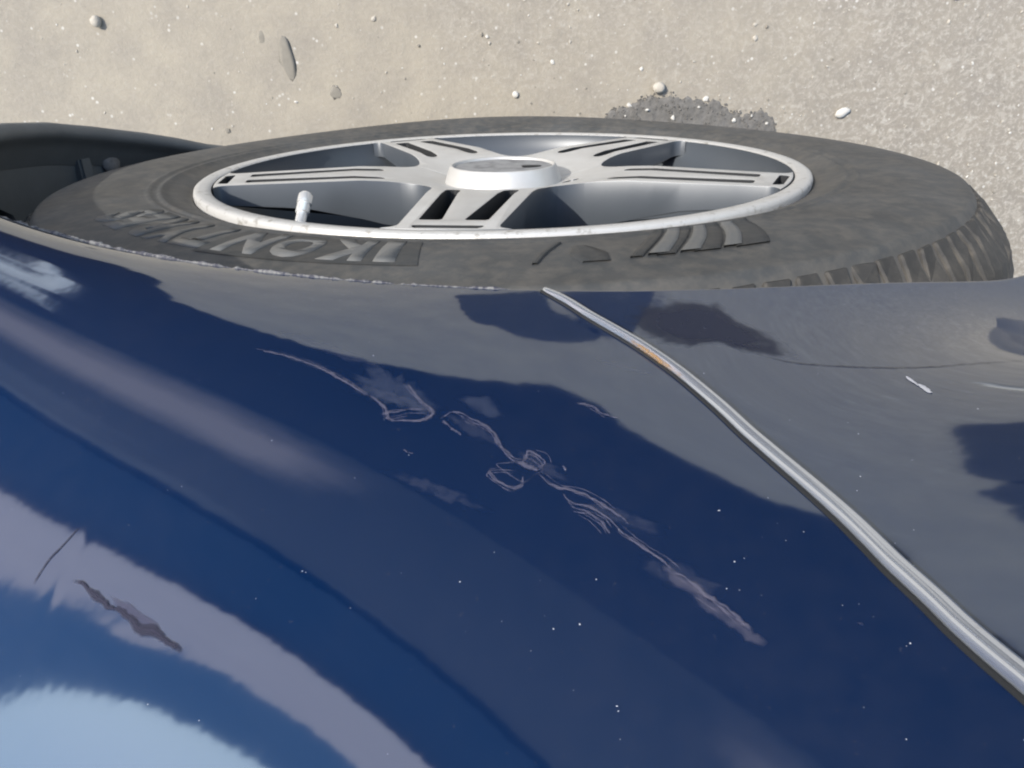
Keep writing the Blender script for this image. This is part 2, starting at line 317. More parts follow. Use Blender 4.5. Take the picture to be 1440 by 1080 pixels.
# rolled hem inside the lip
hem = np.stack([np.stack([(RA+dr)*cs, Y[:, 0]+dy, (RA+dr)*sn+ZW], -1) for dr, dy in ((.006, .022), (.001, .018), (-.0006, .010), (-.0012, .003), (-.0008, .0008))], 1)
V = np.concatenate([hem, V], 1)
nu, nvv = V.shape[:2]
ii, jj = np.meshgrid(np.arange(nu-1), np.arange(nvv-1), indexing='ij')
q = np.stack([ii*nvv+jj, (ii+1)*nvv+jj, (ii+1)*nvv+jj+1, ii*nvv+jj+1], -1).reshape(-1, 4)
sdv = np.concatenate([np.repeat(sd[:, :1], 5, 1), sd], 1).ravel()
fs = sdv[q].mean(1)
def sub(name, mask):
    qq = q[mask]; u, inv = np.unique(qq, return_inverse=True)
    return link_obj(name, quadmesh(name, V.reshape(-1, 3)[u], inv.reshape(-1, 4)[:, ::-1]), M['paint'], car, True)
fender = sub('fender', fs <= 0); bumper = sub('bumper', fs > 0)
fender['label'] = 'scratched navy blue fender panel with dust specks'; bumper['label'] = 'greyish navy bumper panel beyond the chrome strip'
# hood closing the top, seen only from elsewhere
top = V[:, -1, :][(th > np.radians(32)) & (th < np.radians(147))][::6]
hd = np.stack([top+np.array([0, .0, -.0005]), top+np.array([0, .06, .022]), top+np.array([0, .25, .055]), top+np.array([0, .75, .085])], 1)
link_obj('hood', gridmesh('hood', hd), M['paint'], car, True)

def wear(o, val):
    at = o.data.attributes.new('wear', 'FLOAT', 'POINT'); at.data.foreach_set('value', np.ascontiguousarray(val, np.float32).ravel())
# ragged chipped edge along the lip
a = np.radians(np.linspace(61, 90.5, 420)); n_ = len(a)
wob = np.convolve(rng.normal(0, 1, n_+8), np.ones(5)/5, 'valid')[:n_]
wob2 = np.convolve(rng.normal(0, 1, n_+20), np.ones(15)/15, 'valid')[:n_]
rad = np.clip(.0009+.0004*wob+.0006*wob2, .00022, .0022)*np.interp(a, np.radians([61, 72, 90.5]), [1.25, 1.0, .55])
xx, zz = (RA-.0002)*np.cos(a), (RA-.0002)*np.sin(a); yy = F(xx, zz)
ph = np.linspace(0, 2*np.pi, 7)
T = np.stack([np.cos(a)[:, None]*np.cos(ph)*rad[:, None]+xx[:, None], yy[:, None]+.0003+np.sin(ph)*rad[:, None]*1.2, np.sin(a)[:, None]*np.cos(ph)*rad[:, None]+zz[:, None]+ZW], -1)
o = link_obj('lip_edge', gridmesh('lip_edge', T), M['chip'], fender, True)

# chrome trim strip: a half-round bar lying along the seam
def tangent(P):
    t = np.gradient(P, axis=0); return t/np.linalg.norm(t, axis=1, keepdims=True)
P3 = S(STRX[:, 0], STRX[:, 1]); N3 = Nrm(STRX[:, 0], STRX[:, 1]); T3 = tangent(P3); B3 = np.cross(T3, N3)
w = np.full(len(P3), .0018); d = np.linspace(0, 1, len(P3)); w *= np.interp(np.arange(len(P3)), [0, 4, 30, len(P3)], [.62, .82, .95, 1.0])
ang = np.linspace(-.25, np.pi+.25, 25)
bar = P3[:, None]+(np.cos(ang)[None, :, None]*w[:, None, None])*B3[:, None]+(np.sin(ang)[None, :, None]*w[:, None, None]*1.1)*N3[:, None]
cap = np.repeat((P3[0]+N3[0]*.0006)[None, None], len(ang), 1)-.0004*T3[0]
bar = np.concatenate([cap, bar], 0)
strip = link_obj('trim_strip', gridmesh('trim_strip', bar[:, ::-1]), M['chrome'], bumper, True)
strip['label'] = 'curved chrome strip with a rusty spot near its end'
# dark rubber bead along its lower edge
sgn = 1 if ((B3[10]*np.array([1, 0, 0])).sum() > 0) else -1
cb = P3+B3*sgn*(w[:, None]+.0003)+N3*.0001
bd = cb[:, None]+.0005*(np.cos(ph)[None, :, None]*B3[:, None]+np.sin(ph)[None, :, None]*N3[:, None])
link_obj('seal_bead', gridmesh('seal_bead', bd), M['seal'], bumper, True)
# rust bleeding out from under the strip
sel = slice(20, 40); k_ = np.arange(20)
rw = .00055*np.sin(np.pi*k_/19)*(1+.3*rng.normal(size=20))
c0 = P3[sel]+B3[sel]*sgn*(w[sel, None]*.97)+N3[sel]*.0009
rg = np.stack([c0-B3[sel]*sgn*np.abs(rw)[:, None]*.9+N3[sel]*.0006, c0+N3[sel]*.0004, c0+B3[sel]*sgn*np.abs(rw)[:, None]*.7-N3[sel]*.0003], 1)
wear(link_obj('rust_stain', gridmesh('rust_stain', rg), M['rust'], bumper, True), np.sin(np.pi*k_/19)[:, None]*np.array([.6, 1, .7])[None, :])

# scratches: thin ridges of lifted lacquer lying on the panel
def ribbon(name, pts, width, mat, parent, off=.00012, taper=True, jag=.35, crown=.00006):
    P = densify(pts, .0004 if width < .0015 else .0006); n = len(P)
    if n < 3: P = np.array([P[0], P.mean(0), P[-1]]); n = 3
    t = tangent(P); nn = np.stack([-t[:, 1], t[:, 0]], -1)
    nz = np.convolve(rng.normal(0, 1, n+6), np.ones(4)/4, 'same')[:n]; nz2 = np.convolve(rng.normal(0, 1, n+6), np.ones(4)/4, 'same')[:n]
    tp = np.sin(np.pi*np.clip(np.linspace(.04, .96, n), 0, 1))**.4 if taper else np.ones(n)
    c = P+nn*(nz2*width*jag*.5)[:, None]
    hw = .5*width*tp*np.clip(1+jag*nz, .25, 2)
    rows = []
    for f, h in ((-1, 0), (-.5, crown), (0, crown), (.5, crown), (1, 0)):
        qv = c+nn*(f*hw)[:, None]; rows.append(S(qv[:, 0], qv[:, 1], off+h))
    o = link_obj(name, gridmesh(name, np.stack(rows, 1)), mat, parent, True)
    ends = np.minimum(1, .35+np.minimum(np.arange(n), np.arange(n)[::-1])/max(1, n*.10))
    wear(o, ends[:, None]*np.array([0, .8, 1, .8, 0])[None, :]); return o
def blob(name, pts, mat, parent, off=.00008, jag=.22):
    P = densify(pts+[pts[0]], .0008)[:-1]; c = P.mean(0)
    k_ = np.convolve(np.tile(rng.normal(0, 1, len(P)), 3), np.ones(3)/3, 'same')[len(P):2*len(P)]
    P = c+(P-c)*(1+jag*k_)[:, None]
    rings = [c+(P-c)*f for f in (1.0, .75, .5, .25, .02)]
    G_ = np.stack([S(g[:, 0], g[:, 1], off) for g in rings], 1)
    G_ = np.concatenate([G_, G_[:1]], 0)
    o = link_obj(name, gridmesh(name, G_), mat, parent, True)
    wear(o, np.repeat(np.array([0, .75, 1, 1, 1])[None, :], len(G_), 0)); return o
CHIPS = [p_[1][0] for p_ in S_PTS if len(p_[1]) == 2 and side_of_strip(*p_[1][0]) > 0]
for wd_, pts in S_PTS:
    par = bumper if side_of_strip(pts[0][0], pts[0][1]) > 0 else fender
    bright = wd_ < 1e-9
    if pts[0] in CHIPS: ribbon('paint_chip', pts, wd_, M['grit'], par, jag=.5)
    else:
        ribbon('scratch', pts, wd_*1.6, M['scratch'], par, jag=.55)
        if len(pts) > 3:      # finer scores running alongside
            for k_ in range(3):
                dx_, dz_ = rng.normal(0, .0009, 2); a_ = rng.integers(0, 2)
                ribbon('scratch', [(x_+dx_+rng.normal(0, .0002), z_+dz_+rng.normal(0, .0002)) for x_, z_ in pts[a_:len(pts)-int(rng.integers(0, 2))]], .00028, M['scratch'], par, jag=.8)
for wd_, pts in W_PTS: ribbon('faded_scrape', pts, wd_, M['wide'], fender, off=.0001)
for wd_, pts in SCUFF_PTS[:1]: ribbon('dark_scuff', pts, wd_*.8, M['scuff'], fender, off=.0002, jag=.5)
for wd_, pts in CREASE_PTS: ribbon('crease', pts, wd_*.7, M['scuff'], fender)
ribbon('crease', CREASE2_PTS, .0012, M['scuff2'], bumper, off=.0001)
for pts in FILM_PTS: blob('dried_splash', pts, M['film'], fender)
for cx_, cz_, rx_, rz_ in ((.022, .4215, .012, .003), (-.008, .441, .006, .004), (-.0225, .4555, .007, .004), (-.030, .470, .006, .005), (.045, .409, .012, .002), (.006, .430, .006, .004), (.012, .447, .010, .003), (-.030, .404, .006, .002), (.040, .404, .014, .003)):
    blob('dried_splash', [(cx_+rx_*math.cos(t_)-rz_*.6*math.sin(t_), cz_+rz_*math.sin(t_)-rx_*.45*math.cos(t_)) for t_ in np.linspace(0, 6.28, 12)[:-1]], M['film2'], fender, .00006)
REFLECTION_PTS = [(-0.0373, 0.3685), (-0.0452, 0.3647), (-0.0543, 0.3612), (-0.0653, 0.364), (-0.0682, 0.3736), (-0.0757, 0.3834), (-0.0763, 0.3962), (-0.0652, 0.3951), (-0.0573, 0.3905), (-0.0473, 0.393), (-0.0397, 0.3891), (-0.034, 0.3832)]
blob('tar_smear', REFLECTION_PTS, M['tar'], bumper, .0001, .05)  # dark reflection beside the strip, put on the panel as colour
for pts in SHEEN_PTS: blob('dull_patch', pts, M['sheen'], fender, .00015)
# grit specks on the paint: nobody could count them
def icos(sub_=1):
    bm = bmesh.new(); bmesh.ops.create_icosphere(bm, subdivisions=sub_, radius=1); v = np.array([x.co for x in bm.verts]); f = [[a.index for a in p_.verts] for p_ in bm.faces]; bm.free(); return v, np.array(f)
IV, IF = icos(1); JV, JF = icos(2)
def scatter(name, centers, sizes, flat, mat, parent=None, normals=None, rough=.25):
    vs, fs_, k = [], [], 0
    for i, (c, s_) in enumerate(zip(centers, sizes)):
        v = IV*(1+rough*rng.normal(size=(len(IV), 1)))*s_*np.array([rng.uniform(.7, 1.4), rng.uniform(.7, 1.3), flat])
        if normals is None:
            aa = rng.uniform(0, 6.28); R_ = np.array([[math.cos(aa), -math.sin(aa), 0], [math.sin(aa), math.cos(aa), 0], [0, 0, 1]]); v = v@R_.T
        else:
            n = normals[i]; t = np.cross(n, [1, 0, .3]); t /= np.linalg.norm(t); b = np.cross(n, t); v = v@np.stack([t, b, n])
        vs.append(v+c); fs_.append(IF+k); k += len(IV)
    return link_obj(name, pymesh(name, np.vstack(vs), np.vstack(fs_).tolist()), mat, parent)
sp = np.array(SPECKS_PTS); ex = np.stack([rng.uniform(-.1, .1, 90), rng.uniform(.39, .50, 90)], -1)
al = np.vstack([sp, ex]); sz = np.concatenate([rng.uniform(.00006, .00015, len(sp)), rng.uniform(.00002, .00006, 90)])
g_ = scatter('paint_grit', S(al[:, 0], al[:, 1]), sz, .5, M['grit'], fender, Nrm(al[:, 0], al[:, 1])); g_['kind'] = 'stuff'

# ---------------------------------------------------------------- wheel-arch liner and lower black trim
a = np.radians(np.linspace(-40, 60, 160))
yl = np.interp(a, LA, LY)
prof = [(.3615, .003), (.3612, -.0012), (.3585, -.0022), (.3545, -.0012), (.3505, .002), (.3495, .006), (.3515, .0095), (.3560, .012), (.3600, .018), (.367, .03)]
G_ = np.stack([np.stack([rr*np.cos(a), yl+dy, rr*np.sin(a)+ZW], -1) for rr, dy in prof], 1)
link_obj('arch_trim', gridmesh('arch_trim', G_), M['plastic'], car, True)
a = np.radians(np.linspace(-40, 220, 220)); yl = np.interp(a, th, Y[:, 0])
rows = []
for t in np.linspace(0, 1, 14):
    rr = .366+.012*t+.003*np.sin(t*14); yy = (yl+.02)*(1-t)+.27*t; rows.append(np.stack([rr*np.cos(a), yy, rr*np.sin(a)+ZW], -1))
rows.append(np.stack([.05*np.cos(a), 0*a+.275, .05*np.sin(a)+ZW], -1))
liner = link_obj('arch_liner', gridmesh('arch_liner', np.stack(rows, 1)), M['plastic'], car, True)
# clip and bracket on the liner behind the wheel
def part_from_bm(name, bm, mat, parent, smooth=None):
    me = bpy.data.meshes.new(name); bm.to_mesh(me); bm.free(); o = link_obj(name, me, mat, parent)
    if smooth: auto_smooth(o, smooth)
    return o
aa = math.radians(-16)
bm = bmesh.new(); bmesh.ops.create_uvsphere(bm, u_segments=20, v_segments=10, radius=1)
for v in bm.verts: v.co = Vector((v.co.x*.004, v.co.y*.010, v.co.z*.010))
bmesh.ops.rotate(bm, verts=bm.verts, cent=(0, 0, 0), matrix=Matrix.Rotation(-aa, 3, 'Y'))
bmesh.ops.translate(bm, verts=bm.verts, vec=(.366*math.cos(aa), .004, .366*math.sin(aa)+ZW))
part_from_bm('clip', bm, M['clip'], liner, 40)
aa = math.radians(-11)
bm = bmesh.new(); bmesh.ops.create_cube(bm, size=1)
for v in bm.verts: v.co = Vector((v.co.x*.012, v.co.y*.035, v.co.z*.014))
bmesh.ops.bevel(bm, geom=list(bm.edges), offset=.002, segments=2, affect='EDGES')
bmesh.ops.rotate(bm, verts=bm.verts, cent=(0, 0, 0), matrix=Matrix.Rotation(-aa, 3, 'Y'))
bmesh.ops.translate(bm, verts=bm.verts, vec=(.368*math.cos(aa), .012, .368*math.sin(aa)+ZW))
part_from_bm('bracket', bm, M['plastic'], liner, 40)

# ---------------------------------------------------------------- wheel
# barrel with machined lip
wheel = lathe('wheel', [(.2097, .0008), (.2097, .0100), (.206, .016), (.199, .035), (.194, .07), (.193, .12), (.197, .16), (.205, .185), (.214, .198), (.221, .205)], 180, M['grey'], car)
wheel['label'] = 'five-spoke alloy wheel with twin-slot spokes'
lathe('rim_lip', [(.2096, .0010), (.2102, .0003), (.2135, -.0001), (.2165, -.0006), (.2190, -.0005), (.2205, .0005), (.2211, .0026), (.2207, .008)], 240, M['lip'], wheel)
lathe('brake_disc', [(.02, .086), (.145, .086), (.147, .088), (.147, .108), (.145, .11), (.02, .11)], 96, M['brake'], wheel)
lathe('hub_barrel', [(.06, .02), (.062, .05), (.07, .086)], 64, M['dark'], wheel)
# tyre carcass
tp_ = [(.2190, .010), (.2206, .0060), (.2235, .0036), (.2280, .0020), (.2325, .0002), (.2370, -.0012), (.2388, -.0024), (.2402, -.0028), (.2416, -.0022), (.2428, -.0020),
       (.2450, -.0028), (.2466, -.0036), (.2482, -.0030), (.2500, -.0028), (.2600, -.0037), (.2700, -.0040), (.2800, -.0039), (.2900, -.0031), (.2980, -.0020), (.3035, -.0012), (.3062, -.0012), (.3085, -.0006), (.3105, .0020),
       (.3125, .0052), (.3165, .0096), (.3200, .0130), (.3240, .0172), (.3275, .0225), (.3290, .033), (.3300, .06), (.3305, .105), (.3300, .15), (.329, .18), (.325, .196), (.315, .207), (.295, .218), (.27, .220), (.24, .214), (.2215, .204)]
def y_side(r): return np.interp(r, [p_[0] for p_ in tp_[:24]], [p_[1] for p_ in tp_[:24]])
tyre = lathe('tyre', tp_, 320, M['rubber'], wheel)
# flatten where it stands
v = np.empty(len(tyre.data.vertices)*3, np.float32); tyre.data.vertices.foreach_get('co', v); v = v.reshape(-1, 3); v[:, 2] = np.maximum(v[:, 2], .004)
an_ = np.degrees(np.arctan2(v[:, 2]-ZW, v[:, 0])); rr_ = np.hypot(v[:, 0], v[:, 2]-ZW)
v[:, 1] -= .0075*np.exp(-((an_+90)/38)**2)*np.clip((rr_-.235)/.04, 0, 1)*(v[:, 1] < .06)        # the sidewall bulges where the car's weight sits on it
tyre.data.vertices.foreach_set('co', v.ravel())

def polar(u_ang, r, y): return np.stack([r*np.cos(u_ang), y, ZW+r*np.sin(u_ang)], -1)
# tread blocks on the outer shoulder, every one an object sharing a few meshes
def block_mesh(k):
    g = np.random.default_rng(k)
    w = math.radians(1.16); sk_ = math.radians(2.2)
    rows = [(.3125, .0030), (.3185, .0092), (.3250, .0160), (.3315, .0240), (.3362, .0360), (.3376, .0540)]
    top_, bot_ = [], []
    for i, (rr, yy) in enumerate(rows):
        t = i/(len(rows)-1); c_ = sk_*t; ww = w*(1-.06*math.sin(t*3)+.10*g.normal())
        for sg in (-1, 1): top_.append((rr+.0008*g.normal(), yy, c_+sg*ww))
    n = len(rows); vs = []
    for rr, yy, aa_ in top_: vs.append((rr*math.sin(aa_), yy, rr*math.cos(aa_)))
    for rr, yy, aa_ in top_:
        rr2 = rr-.0045; vs.append((rr2*math.sin(aa_*1.06), yy+.004, rr2*math.cos(aa_*1.06)))
    f = []
    for i in range(n-1):
        a0, b0, a1, b1 = 2*i, 2*i+1, 2*i+2, 2*i+3; m = 2*n
        f += [(a0, b0, b1, a1), (a0, a1, a1+m, a0+m), (b1, b0, b0+m, b1+m)]
    m = 2*n; f += [(0, m, m+1, 1), (2*n-2, 2*n-1, 4*n-1, 4*n-2)]
    me = pymesh('tread_block', vs, f); bm = bmesh.new(); bm.from_mesh(me); bmesh.ops.recalc_face_normals(bm, faces=bm.faces)
    bmesh.ops.bevel(bm, geom=[e for e in bm.edges if e.calc_face_angle(0) > .6], offset=.0009, segments=1, affect='EDGES'); bm.to_mesh(me); bm.free()
    me.materials.append(M['tread']); return me
bms = [block_mesh(k) for k in range(7)]
NB = 124
for i in range(NB):
    aa = 2*math.pi*i/NB
    if abs(((math.degrees(aa)+180) % 360)-180) > 171: continue          # standing on the ground there
    o = bpy.data.objects.new('tread_block', bms[(i*3) % 7]); COL.objects.link(o); o.parent = wheel
    o.location = (0, 0, ZW); o.rotation_euler = (0, aa, 0)
# inner tread ribs, one piece
rv, rf = [], []
a = np.linspace(0, 2*np.pi, 240, endpoint=False)
vs, qs, k = [], [], 0
for y0, y1 in ((.060, .086), (.094, .118), (.126, .150), (.157, .186)):
    for j in range(84):
        a0 = 2*math.pi*(j+.08)/84; a1 = 2*math.pi*(j+.90)/84
        for rr, e_in in ((.3285, 0), (.3378, .0006)):
            for aa_, yy in ((a0, y0+e_in), (a1, y0+e_in), (a1+.02, y1-e_in), (a0+.02, y1-e_in)): vs.append((rr*math.cos(aa_), yy, max(.002, ZW+rr*math.sin(aa_))))
        qs += [(k+4, k+5, k+6, k+7), (k, k+1, k+5, k+4), (k+1, k+2, k+6, k+5), (k+2, k+3, k+7, k+6), (k+3, k, k+4, k+7)]; k += 8
o = link_obj('inner_tread', pymesh('inner_tread', vs, qs), M['tread'], wheel); o['kind'] = 'stuff'
bm = bmesh.new(); bm.from_mesh(o.data); bmesh.ops.recalc_face_normals(bm, faces=bm.faces); bm.to_mesh(o.data); bm.free()

# raised sidewall writing and ornaments
def sidewall_strip(name, cl, mat, parent, h=.0009):
    """cl: list of (r, angle centre deg, half width deg)"""
    rr = np.linspace(cl[0][0], cl[-1][0], 14); ac = np.interp(rr, [c[0] for c in cl], [c[1] for c in cl]); hw = np.interp(rr, [c[0] for c in cl], [c[2] for c in cl])
    rows = []
    for f, hh in ((-1.05, -.0006), (-1, h), (-.33, h), (.33, h), (1, h), (1.05, -.0006)):
        rows.append(polar(np.radians(ac+f*hw), rr, y_side(rr)-hh))
    return link_obj(name, gridmesh(name, np.stack(rows, 1)), mat, parent)
for i, (a_in, a_out, hw0, hw1) in enumerate(((107.0, 101.0, .55, .5), (110.0, 103.6, .85, .8), (113.4, 107.4, 1.1, 1.2), (117.2, 112.0, 1.5, 1.7))):
    sidewall_strip('sidewall_rib', [(.2470, a_in, hw0), (.2615, a_in*.62+a_out*.38, hw0*1.15), (.276, a_in*.25+a_out*.75, hw1*1.1), (.286, a_out, hw1)], M['darkband'], tyre)
    if i < 3: sidewall_strip('sidewall_rib', [(.248, a_in+1.7+.25*i, .75), (.269, (a_in+a_out)/2+1.6+.3*i, .85), (.285, a_out+2.0+.3*i, .9)], M['letter'], tyre, .0013)
sidewall_strip('sidewall_mark', [(.2555, 95.6, .22), (.2745, 93.6, .25), (.2875, 92.6, .2)], M['darkband'], tyre)
sidewall_strip('sidewall_mark', [(.2645, 97.2, .6), (.2775, 97.4, 1.6), (.2875, 97.6, 1.1)], M['darkband'], tyre, .0007)
# dark moulded band behind the words
rr = np.linspace(.2450, .2870, 12); aa = np.radians(np.linspace(60.6, 82.4, 60))
lean = (rr-.266)*np.radians(40)
B = polar(aa[:, None]+lean[None, :], np.repeat(rr[None, :], 60, 0), np.repeat((y_side(rr)-.0003)[None, :], 60, 0))
link_obj('sidewall_band', gridmesh('sidewall_band', B), M['darkband'], tyre, True)
dg = bpy.context.evaluated_depsgraph_get
def glyph(ch, a_c, width_deg, r0=.2480, r1=.2835, mat=M['letter'], lean_deg=1.2, h=.0005):
    cu = bpy.data.curves.new('glyph', 'FONT'); cu.body = ch; cu.size = 1; cu.offset = .055; cu.resolution_u = 4; cu.extrude = 0
    tmp = bpy.data.objects.new('glyph', cu); COL.objects.link(tmp)
    bpy.context.view_layer.update()
    me = bpy.data.meshes.new_from_object(tmp.evaluated_get(dg())); bpy.data.objects.remove(tmp)
    bm = bmesh.new(); bm.from_mesh(me); bmesh.ops.remove_doubles(bm, verts=bm.verts, dist=1e-4)
    xs = [v.co.x for v in bm.verts]; ys = [v.co.y for v in bm.verts]; x0, x1, y0, y1 = min(xs), max(xs), min(ys), max(ys)
    for yy in np.linspace(y0, y1, 7)[1:-1]:
        bmesh.ops.bisect_plane(bm, geom=list(bm.verts)+list(bm.edges)+list(bm.faces), plane_co=(0, yy, 0), plane_no=(0, 1, 0))
    front = list(bm.faces)
    ext = bmesh.ops.extrude_face_region(bm, geom=front)
    up = {v for v in ext['geom'] if isinstance(v, bmesh.types.BMVert)}
    for v in bm.verts:
        fx_ = (v.co.x-x0)/(x1-x0)-.5; fy = (v.co.y-y0)/(y1-y0)
        r_ = r0+fy*(r1-r0); a_ = math.radians(a_c-fx_*width_deg+(fy-.5)*lean_deg)
        v.co = Vector((r_*math.cos(a_), y_side(r_)-(h if v in up else -.0004), ZW+r_*math.sin(a_)))
    bmesh.ops.recalc_face_normals(bm, faces=bm.faces)
    bm.to_mesh(me); bm.free(); me.name = 'raised_letter'
    return link_obj('raised_letter', me, mat, tyre)
for ch, a_c, wd_ in (('I', 79.6, 1.9), ('K', 75.3, 4.7), ('O', 70.2, 4.9), ('N', 64.7, 4.8)): glyph(ch, a_c, wd_)
for ch, a_c, wd_ in (('T', 58.6, 4.2), ('Y', 54.0, 4.3), ('R', 49.2, 4.2), ('E', 44.6, 3.7), ('S', 40.3, 3.9)): glyph(ch, a_c, wd_, mat=M['letter2'], h=.0004)

# spokes: five cast pieces with twin slots, dished towards the hub
def recess(r): return np.interp(r, [.040, .047, .055, .065, .080, .095, .112], [.0118, .0105, .0085, .0062, .0036, .0014, 0])
def bez(p0, p1, p2, p3, n):
    t = np.linspace(0, 1, n)[:, None]; p0, p1, p2, p3 = map(np.array, (p0, p1, p2, p3)); return (1-t)**3*p0+3*t*(1-t)**2*p1+3*t*t*(1-t)*p2+t**3*p3
def spoke_outline():
    m36 = math.radians(36); c36, s36 = math.cos(m36), math.sin(m36)
    end = (.2085*math.cos(math.radians(9.6)), .2085*math.sin(math.radians(9.6)))
    half = [np.array([(.2085*math.cos(t_), .2085*math.sin(t_)) for t_ in np.radians(np.linspace(0, 9.6, 8))]),
            bez(end, (.2040, .0285), (.2015, .0270), (.196, .0272), 6)[1:],
            np.array([(.196+(.1095-.196)*t_, .0272+(.0335-.0272)*t_) for t_ in np.linspace(0, 1, 6)])[1:],
            bez((.1095, .0335), (.0895, .0350), (.071, .0367), (.079*c36, .079*s36), 12)[1:],
            np.array([(.042*c36, .042*s36)])]
    h_ = np.vstack(half)
    inner = np.array([(.042*math.cos(t_), .042*math.sin(t_)) for t_ in np.radians(np.linspace(24, -24, 5))])
    return np.vstack([h_[::1], inner, (h_*[1, -1])[::-1][:-1]])
def slot(sg):
    pin, pout = [(.185, .0064), (.0965, .0142)], [(.0965, .0238), (.185, .0188)]
    end_ = bez(pin[1], (.0875, .0155), (.0885, .0245), pout[0], 7)
    pts = np.vstack([[pin[0]], end_, [pout[1]], [(.1868, .0172), (.1868, .0080)]])
    pts = pts*[1, sg]
    return pts if sg > 0 else pts[::-1]
def cross_slot(): return np.array([(.1990, -.0178), (.2000, -.0188), (.2030, -.0180), (.2052, -.016), (.2055, .016), (.2030, .0180), (.2000, .0188), (.1990, .0178)])
def hole(cx, cy, r_): return np.array([(cx+r_*math.cos(t_), cy+r_*math.sin(t_)) for t_ in np.linspace(0, 2*np.pi, 16, endpoint=False)])
def spoke_mesh(lug):
    cu = bpy.data.curves.new('spoke', 'CURVE'); cu.dimensions = '2D'; cu.fill_mode = 'BOTH'; cu.extrude = .015; cu.bevel_depth = .0007; cu.bevel_resolution = 1; cu.offset = -.0007
    loops = [spoke_outline(), slot(1), slot(-1), cross_slot()]
    if lug: loops.append(hole(.0545, .0015, .0062))
    for lp in loops:
        sp_ = cu.splines.new('POLY'); sp_.points.add(len(lp)-1); sp_.use_cyclic_u = True
        for pt, (x_, y_) in zip(sp_.points, lp): pt.co = (x_, y_, 0, 1)
    tmp = bpy.data.objects.new('spoke', cu); COL.objects.link(tmp); bpy.context.view_layer.update()
    me = bpy.data.meshes.new_from_object(tmp.evaluated_get(dg())); bpy.data.objects.remove(tmp)
    bm = bmesh.new(); bm.from_mesh(me); bmesh.ops.remove_doubles(bm, verts=bm.verts, dist=2e-5)
    for s_ in (.047, .055, .065, .080, .095, .112):
        bmesh.ops.bisect_plane(bm, geom=list(bm.verts)+list(bm.edges)+list(bm.faces), plane_co=(s_, 0, 0), plane_no=(1, 0, 0))
    bmesh.ops.recalc_face_normals(bm, faces=bm.faces)
    for f in bm.faces:
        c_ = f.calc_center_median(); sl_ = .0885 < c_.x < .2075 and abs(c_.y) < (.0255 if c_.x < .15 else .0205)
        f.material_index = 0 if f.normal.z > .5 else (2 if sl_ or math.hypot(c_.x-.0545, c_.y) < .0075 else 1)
    for v_ in bm.verts:
        r_ = math.hypot(v_.co.x, v_.co.y); dep = .0157-v_.co.z            # 0 on the face, .0314 at the back
        if dep > .012:                                                   # the back is scooped: deep at the hub, shallow at the rim
            dep *= float(np.interp(r_, [.06, .1, .15, .21], [1.15, .98, .58, .42]))
        v_.co.z = -(float(recess(r_))+dep)
    me.materials.clear()
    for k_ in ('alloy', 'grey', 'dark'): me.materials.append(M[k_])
    bm.to_mesh(me); bm.free(); return me
PHI = 81.9
sm, sml = spoke_mesh(False), spoke_mesh(True)
for kk in range(5):
    aa = math.radians(PHI-72*kk)
    o = bpy.data.objects.new('spoke', sml if kk == 4 else sm); COL.objects.link(o); o.parent = wheel
    # local x -> radial, local y -> lateral (towards larger angle), local z -> outboard (-Y)
    o.matrix_local = Matrix(((math.cos(aa), -math.sin(aa), 0, 0), (0, 0, -1, .0002), (math.sin(aa), math.cos(aa), 0, ZW), (0, 0, 0, 1)))
    auto_smooth(o, 30) if kk in (0, 4) else None
# hub ring and the grey recess where the cap was
hub = lathe('hub_ring', [(.0455, .0135), (.0445, .0095), (.0420, .0030), (.0404, -.0004), (.0396, -.0012), (.0386, -.0010), (.0380, .0002), (.0376, .0020)], 96, M['alloy'], wheel)
lathe('hub_cap', [(.0379, .0008), (.0300, .0007), (.0180, .0012), (.0002, .0012)], 64, M['cap'], hub)
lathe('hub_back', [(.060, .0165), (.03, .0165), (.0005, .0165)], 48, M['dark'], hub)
bm = bmesh.new(); bmesh.ops.create_cone(bm, cap_ends=True, segments=14, radius1=.006, radius2=.005, depth=.0012)
for v_ in bm.verts: v_.co = Vector((v_.co.x*1.3-.0215, v_.co.z+.0008, v_.co.y*.7+.004+ZW))
part_from_bm('cap_mark', bm, M['dark'], hub, 40)
# valve stem with cap, leaning out of the barrel
A_, B_ = Vector((.1110, .0085, .1820+ZW)), Vector((.1085, -.0105, .1610+ZW))
ax = (B_-A_).normalized(); R_ = ax.to_track_quat('Z', 'Y').to_matrix()
def turned(name, prof, mat, parent, origin, seg=20):
    V_ = []
    for r_, h_ in prof: V_.append([origin+R_@Vector((r_*math.cos(t_), r_*math.sin(t_), h_)) for t_ in np.linspace(0, 2*np.pi, seg, endpoint=False)])
    return auto_smooth(link_obj(name, gridmesh(name, np.array(V_).transpose(1, 0, 2), True), mat, parent), 35)
stem = turned('valve_stem', [(.0001, -.004), (.0048, -.004), (.0048, .004), (.0038, .006), (.0029, .008), (.0029, .016)], M['valve'], wheel, A_)
turned('valve_cap', [(.0029, .0155), (.0037, .0160), (.0037, .0205), (.0032, .0208), (.0032, .0216), (.0040, .022), (.0040, .0270), (.0030, .0285), (.0001, .0287)], M['valve'], stem, A_)

